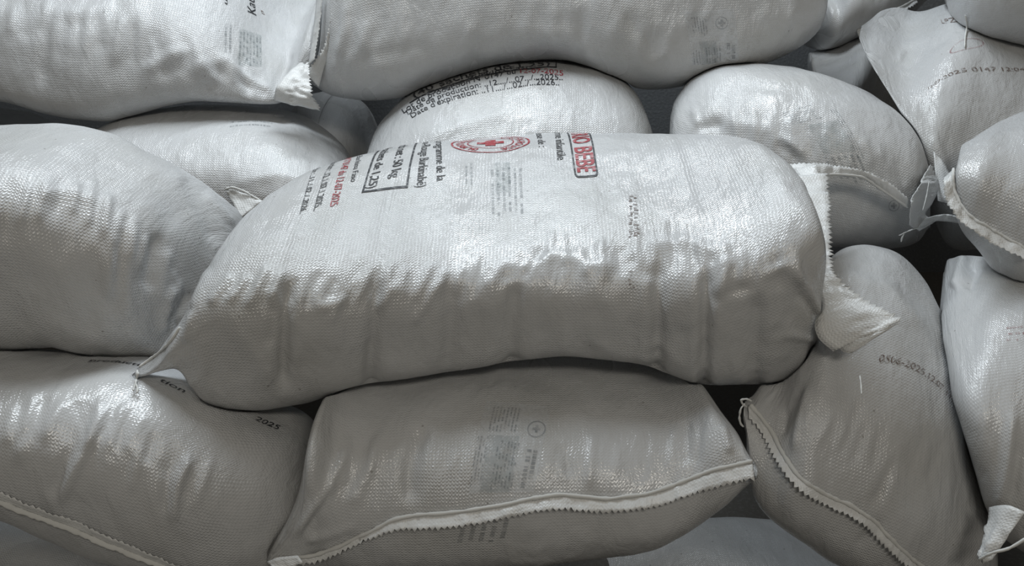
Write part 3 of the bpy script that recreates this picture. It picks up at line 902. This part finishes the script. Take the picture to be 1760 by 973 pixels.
text(m, 'TRIO BEBE', [(983, 234), (993, 297), (1011, 232)], M_RED, lead=.22, bold=.02, label='red brand lettering')
fr = frame(m, [(976, 233), (988, 306), (1015, 231), (1029, 304)])
bm = bmesh.new()
bx = .055
outer = []; inner = []
for (cx, cy, a0) in ((.90, .15, -90), (.90, .85, 0)):
    for k in range(7):
        a = math.radians(a0 + 15 * k)
        outer.append((cx + .10 * math.cos(a), cy + .15 * math.sin(a))); inner.append((cx + .065 * math.cos(a), cy + .075 * math.sin(a)))
outer = [(-.3, 0)] + outer + [(-.3, 1)]; inner = [(-.3, .075)] + inner + [(-.3, .925)]
vo = [bm.verts.new((*p, 0)) for p in outer]; vi = [bm.verts.new((*p, 0)) for p in inner]
for k in range(len(vo) - 1):
    bm.faces.new((vo[k], vo[k + 1], vi[k + 1], vi[k]))
decal(m, 'printed_frame', bm, fr, M_BLACK)
text(m, 'Farine infantile', [(954, 234), (958, 276), (968, 233)], M_BLACK, lead=.32)
text(m, 'à base de :', [(923, 237), (926, 253), (936, 236)], M_BLACK, lead=.52)
# emblem: double ring, cross, ring lettering
C0 = (843, 246)
fr = frame(m, [C0, (911, 243), (843, 229.5) if False else (843, 263)])
bm = bmesh.new(); ring_bm(bm, .95, 1.0); em = decal(m, 'printed_emblem', bm, fr, M_RED, label='red round emblem')
bm = bmesh.new(); ring_bm(bm, .565, .595); under(decal(m, 'emblem_ring', bm, fr, M_RED), em)
bm = rects_bm([(-.13, -.34, .13, .34), (-.34, -.13, -.13, .13), (.13, -.13, .34, .13)])
under(decal(m, 'emblem_cross', bm, fr, M_RED), em)
def arc_text(body, r, a0, a1, h):
    bm = text_bm(body, .02)
    for v in bm.verts:
        a = math.radians(a0 + (a1 - a0) * v.co.x); rr = r + (h * v.co.y)
        v.co.x, v.co.y = rr * math.cos(a), rr * math.sin(a)
    return bm
under(decal(m, 'emblem_lettering', arc_text('CROIX-ROUGE', .68, -70, 70, .19), fr, M_RED), em)
under(decal(m, 'emblem_lettering', arc_text('BURKINABE', .68, 115, 240, .19), fr, M_RED), em)
text(m, 'du programme de la', [(749, 249), (750, 312), (763, 247)], M_BLACK, lead=.3)
text(m, 'Croix-Rouge Burkinabé)', [(724, 255), (715, 323), (739, 253)], M_BLACK, lead=.34)
text(m, 'Poids net : 50 kg', [(681, 262), (670, 308), (697, 259)], M_BLACK, lead=.45, bold=.012)
text(m, '(40 sachets de 1,25)', [(649, 270), (631, 326), (664, 267)], M_BLACK, lead=.46, bold=.012)
fr = frame(m, [(640, 271), (620, 333), (713, 256), (700, 324)])
bm = rects_bm([(-.5, 0, 1, .045), (-.5, .955, 1, 1.0), (.955, .045, 1, .955)])
decal(m, 'printed_frame', bm, fr, M_BLACK)
text(m, 'Burkina Faso', [(610, 280), (601, 314), (619, 277)], M_BLACK, lead=.3)
text(m, 'Lot de production N°0147 du 12-07-2025', [(587, 286), (566, 357), (600, 282)], M_RED, lead=.56, bold=.01, label='red batch line')
text(m, 'Date de production : ..12../..07../..2025..', [(558, 297), (538, 364), (569, 293)], M_BLACK, lead=.54, bold=.01)
text(m, "Date d'expiration : ..11../..02../..2026..", [(531, 308), (514, 369), (541, 304)], M_BLACK, lead=.56, bold=.01)
# faded printing on the far face, seen through, and the dotted batch stamp
fr = frame(m, [(790, 275), (910, 268), (790, 385), (915, 375)])
decal(m, 'faint_print', rects_bm(scribble_lines(rng, 2, False, (.06, .05, .2, .5)) + scribble_lines(rng, 6, False, (.42, .2, .9, .95))), fr, M_GHOST, stuff=True)
decal(m, 'faint_print', rects_bm([(.5, .1, .72, .6)]), fr, M_GHOSTP)
fr = frame(m, [(1080, 335), (1080, 412), (1097, 335)])
decal(m, 'date_stamp', rects_bm([(y + rng.uniform(-.01, .01), x0, y + rng.uniform(.012, .02), x0 + rng.uniform(.2, .5)) for y in [k * .043 for k in range(23)] for x0 in (rng.uniform(0, .2), rng.uniform(.45, .6)) if rng.random() < .75]), fr, M_STAMP, stuff=True)
fr = frame(m, [(1078, 465), (1078, 498), (1092, 465)])
decal(m, 'date_stamp', rects_bm([(y, x0, y + .05, x0 + .3) for y, x0 in ((.05, .3), (.25, .3), (.5, .1), (.7, .2), (.85, .65), (.9, .3))]), fr, M_STAMP, stuff=True)

# ---- the dated sack behind
b = K['behind']
text(b, "Date d'expiration: ..11..../...02../...2026..", [(708, 204), (961, 147), (704, 197), (961, 137)], M_BLACK)
text(b, 'Date de production: ..12..../...07.../...2025..', [(701, 198), (967, 138), (697, 191), (967, 129)], M_BLACK)
text(b, 'Lot de production N°0147 du', [(694, 196), (886, 127), (690, 189), (886, 119)], M_BLACK)
text(b, '12-07-2025', [(894, 126), (968, 131), (894, 119), (968, 122)], M_RED)
text(b, 'Origine Burkina Faso', [(735, 166), (914, 118), (731, 160), (914, 112)], M_BLACK)
text(b, '(40 sachets de 1,25)', [(712, 169), (945, 113), (707, 163), (945, 107)], M_BLACK)
fr = frame(b, [(704, 178), (957, 116), (700, 172), (957, 109)])
decal(b, 'printed_frame', rects_bm([(0, -.1, 1, .12), (.992, .12, 1.0, 1.4)]), fr, M_BLACK)

# ---- bottom centre: seam across the front, slip showing through
b = K['bottom']
seam(b, [(465, 960), (520, 955), (560, 946), (600, 928), (640, 910), (690, 888), (760, 882), (860, 868), (960, 850), (1050, 857), (1120, 847), (1200, 818), (1250, 800), (1299, 792)],
     (.05, 1), .017, lift=.5, seed=1, n=120, wcurve=[.5, .6, .5, 1, 1.1, 1, 1.1, 1, 1.1, 1.3, 1.3])
flap(b, [(458, 966, -.465), (480, 958, -.47), (512, 955, -.475)], [(466, 974, -.475), (490, 978, -.48), (520, 966, -.485)], rows=5, crinkle=.003, zig=.0016, seed=5)
fr = frame(b, [(836, 690), (948, 700), (806, 848), (918, 846)])
decal(b, 'faint_print', rects_bm([(0, 0, 1, 1)]), fr, M_SLIP, off=.0006, label='pale slip showing through')
decal(b, 'faint_print', rects_bm(scribble_lines(rng, 8, False, (.12, .06, .56, .42)) + scribble_lines(rng, 4, False, (-.02, .45, .17, 1.0)) + scribble_lines(rng, 7, False, (.3, .5, .66, 1.0))
      + scribble_lines(rng, 2, False, (.76, .58, .95, .98), thick=.7)), fr, M_GHOST, off=.0012, stuff=True)
decal(b, 'faint_print', rects_bm([(.16, .44, .62, 1.0)]), fr, M_GHOSTP, off=.001)
fr2 = frame(b, [(922, 738), (938, 739), (920, 753)])
bm = bmesh.new(); ring_bm(bm, .85, 1.0); decal(b, 'faint_print', bm, fr2, M_GHOST, off=.0012)
decal(b, 'faint_print', rects_bm([(-.15, -.45, .15, .45), (-.45, -.15, -.15, .15), (.15, -.15, .45, .15)]), fr2, M_GHOST, off=.0012)
fr = frame(b, [(790, 893), (880, 893), (780, 935), (870, 930)])
decal(b, 'faint_print', rects_bm(scribble_lines(rng, 5, False, (0, 0, 1, 1))), fr, M_GHOST, off=.0012, stuff=True)

# ---- bottom left: straight seam
b = K['bottomleft']
seam(b, [(-60, 826), (0, 857), (60, 880), (100, 894), (200, 936), (300, 975), (370, 1000)], (.3, -1), .014, lift=.25, cord=.0042, n=110, zig=.0018, crinkle=.0012, seed=2, flat=.45)
text_at(b, 'production', 152, 622, .085, .010, -4, M_BLACK)
text_at(b, 'tion', 272, 655, .036, .010, -14, M_BLACK)
text_at(b, '2025', 436, 722, .035, .013, -10, M_BLACK)

# ---- bottom right: curved seam, threads, dotted stamp
b = K['rightlow']
seam(b, [(1281, 697), (1300, 716), (1335, 760), (1360, 800), (1385, 830), (1430, 855), (1460, 868), (1490, 885), (1520, 915), (1550, 945), (1600, 985)], (-.6, .8), .013, lift=.4, seed=3, n=110, cord=.003)
thread(b, [(1284, 700, -.385), (1276, 694, -.39), (1274, 688, -.39), (1282, 686, -.392), (1292, 690, -.39)])
thread(b, [(1280, 694, -.388), (1273, 704, -.392), (1271, 718, -.392), (1273, 728, -.392), (1278, 734, -.392)])
text(b, '0506-2025.12.07 11:42', [(1508, 622), (1646, 706), (1512, 610)], M_STAMP, bold=.0, name='date_stamp')
thread(b, [(1478, 646, -.405), (1480, 662, -.42), (1481, 678, -.43)], .001)

# ---- lower right edge: twisted corner
b = K['edgelow']
flap(b, [(1700, 872, -.40), (1728, 868, -.43), (1762, 880, -.45)], [(1680, 960, -.45), (1688, 968, -.455), (1704, 962, -.46)], rows=14, crinkle=.006, zig=0, seed=6, freq=90, label='twisted corner')
tube('seam_cord', sp([(1682, 962, -.452), (1706, 950, -.462), (1730, 944, -.466), (1765, 925, -.47)]), .002, M_THREAD, b.root, wob=.4)
fr = frame(b, [(1728, 560), (1775, 556), (1728, 590)])
decal(b, 'faint_print', rects_bm(scribble_lines(rng, 3, True, (0, 0, 1, 1), thick=.3)), fr, M_GHOSTR, stuff=True)

# ---- right of centre
b = K['rightmid']
fr = frame(b, [(1340, 195), (1420, 175), (1400, 300), (1490, 300)])
decal(b, 'faint_print', rects_bm(scribble_lines(rng, 7, True, (.05, 0, .7, .25)) + scribble_lines(rng, 6, False, (.3, .75, 1.05, 1.12)) + scribble_lines(rng, 3, False, (.95, .1, 1.1, .9))), fr, M_GHOST, stuff=True)
decal(b, 'faint_print', rects_bm([(.35, .3, .95, .72)]), fr, M_GHOSTP)
fr2 = frame(b, [(1537, 353), (1547, 352), (1537, 363)])
bm = bmesh.new(); ring_bm(bm, .85, 1.0); decal(b, 'faint_print', bm, fr2, M_GHOST)
decal(b, 'faint_print', rects_bm([(-.2, -.55, .2, .55), (-.55, -.2, -.2, .2), (.2, -.2, .55, .2)]), fr2, M_GHOST)

# ---- upper right: ragged corner, threads, stamp
b = K['righttop']
flap(b, [(1612, 288, .2), (1613, 320, .14), (1602, 350, .09), (1590, 368, .07), (1609, 380, .08)], [(1598, 284, .16), (1579, 322, .075), (1564, 352, .045), (1563, 386, .045), (1582, 397, .05)],
     rows=8, crinkle=.004, seed=7, freq=50, label='ragged corner')
flap(b, [(1612, 345, .13), (1636, 352, .12), (1662, 370, .11)], [(1604, 262, .19), (1628, 290, .17), (1640, 330, .14)], rows=8, crinkle=.004, seed=8, freq=40)
flap(b, [(1590, 375, .055), (1625, 368, .075), (1660, 376, .09)], [(1576, 394, .05), (1612, 380, .065), (1655, 384, .08)], rows=5, crinkle=.003, seed=9, freq=60)
thread(b, [(1578, 391, .047), (1560, 398, .046), (1545, 405, .045)]); thread(b, [(1554, 402, .045), (1550, 410, .044), (1549, 416, .044)])
thread(b, [(1597, 312, .07), (1592, 340, .055), (1586, 362, .045)], .001)
text(b, '12-07-2025 0147 12:04', [(1596, 154), (1762, 122), (1595, 150)], M_STAMP, bold=.0, name='date_stamp')
text(b, 'LPZ', [(1618, 42), (1644, 40), (1616, 35)], M_STAMP, bold=0, name='date_stamp')
fr = frame(b, [(1660, 76), (1690, 75), (1660, 86)])
bm = bmesh.new(); ring_bm(bm, .9, 1.0); decal(b, 'faint_print', bm, fr, M_GHOSTR)
# ---- right edge, halfway up: crumpled hem
b = K['edgemid']
seam(b, [(1643, 285), (1643, 320), (1654, 350), (1672, 372), (1700, 392), (1735, 412), (1775, 432)], (-.5, .8), .018, lift=.5, seed=4, crinkle=.005, zig=.0012, cord=.0022)
# ---- top right corner
laid_thread(K['topright'], ('righttop', 'topright'), [(1659, 26), (1662, 45), (1659, 62), (1658, 82)], .0016)
# ---- shaded one at the top right
b = K['dark']
seam(b, [(1470, 54), (1500, 38), (1530, 20), (1575, -4)], (.3, 1), .012, lift=.4, seed=5, n=50)

# ---- top left: pinked end, ragged corner, handwriting, faded print
b = K['topleft']
flap(b, [(530, 112, .46), (536, 70, .468), (541, 30, .475), (545, -14, .48)], [(540, 102, .44), (545, 70, .445), (550, 30, .45), (555, -14, .455)], name='seam_frill', rows=5, crinkle=.002, zig=.0022, seed=10)
flap(b, [(470, 172, 0.385), (474, 152, 0.375), (490, 130, 0.395), (515, 108, 0.445)], [(546, 193, 0.355), (536, 168, 0.345), (533, 140, 0.375), (530, 106, 0.445)], rows=16, crinkle=.009, zig=.003, pitch=.006, seed=11, freq=42, label='ragged corner')
text(b, 'Kaur', [(441, 28), (438, -14), (427, 26)], M_BLACK, bold=.0, shear=.3, name='handwriting')
text(b, 'u', [(391, 8), (391, -2), (384, 8)], M_BLACK, bold=0, shear=.3, name='handwriting')
text(b, 'n', [(455, 26), (453, 19), (449, 25)], M_STAMP, bold=0, shear=.3, name='handwriting')
fr = frame(b, [(385, 42), (450, 55), (385, 112), (450, 115)])
decal(b, 'faint_print', rects_bm(scribble_lines(rng, 2, False, (.02, 0, .25, .8)) + scribble_lines(rng, 7, False, (.4, .15, 1, 1))), fr, M_GHOST, stuff=True)
decal(b, 'faint_print', rects_bm([(.4, .1, 1, 1)]), fr, M_GHOSTP)
# ---- top centre: corner and faded slip
b = K['top']
flap(b, [(548, 150, 0.465), (556, 120, 0.460), (566, 90, 0.455), (574, 55, 0.455), (580, 20, 0.455)], [(527, 128, 0.460), (540, 105, 0.455), (555, 86, 0.447), (565, 50, 0.445), (571, 14, 0.445)], rows=7, crinkle=.004, zig=.0022, seed=13, name='seam_frill')
fr = frame(b, [(1176, 20), (1262, 14), (1190, 112), (1268, 105)])
decal(b, 'faint_print', rects_bm([(0, 0, 1, 1)]), fr, M_SLIP, off=.0006, label='pale slip showing through')
decal(b, 'faint_print', rects_bm(scribble_lines(rng, 6, False, (.1, .1, .42, .45)) + scribble_lines(rng, 3, False, (.02, .7, .2, 1)) + scribble_lines(rng, 6, False, (.3, .65, .65, 1)) + scribble_lines(rng, 2, False, (.75, .6, .95, .98), thick=.7)), fr, M_GHOST, off=.0012, stuff=True)
decal(b, 'faint_print', rects_bm([(.2, .55, .55, 1)]), fr, M_GHOSTP, off=.001)
fr2 = frame(b, [(1240, 40), (1251, 40), (1240, 51)])
bm = bmesh.new(); ring_bm(bm, .85, 1.0); decal(b, 'faint_print', bm, fr2, M_GHOST, off=.0012)
decal(b, 'faint_print', rects_bm([(-.2, -.55, .2, .55), (-.55, -.2, -.2, .2), (.2, -.2, .55, .2)]), fr2, M_GHOST, off=.0012)
# ---- left back: small corner and faded lines
b = K['leftback']
flap(b, [(390, 332, .24), (402, 352, .22), (412, 376, .2)], [(386, 324, .24), (430, 336, .23), (452, 347, .22)], rows=10, crinkle=.004, seed=14, freq=60)
tube('seam_cord', sp([(386, 326, .235), (398, 322, .232), (418, 328, .228), (434, 337, .225), (452, 347, .22)]), .002, M_THREAD, b.root, wob=.4)
fr = frame(b, [(395, 208), (470, 210), (395, 222)])
decal(b, 'faint_print', rects_bm(scribble_lines(rng, 2, True, (0, 0, 1, 1), thick=.3)), fr, M_GHOST, stuff=True)
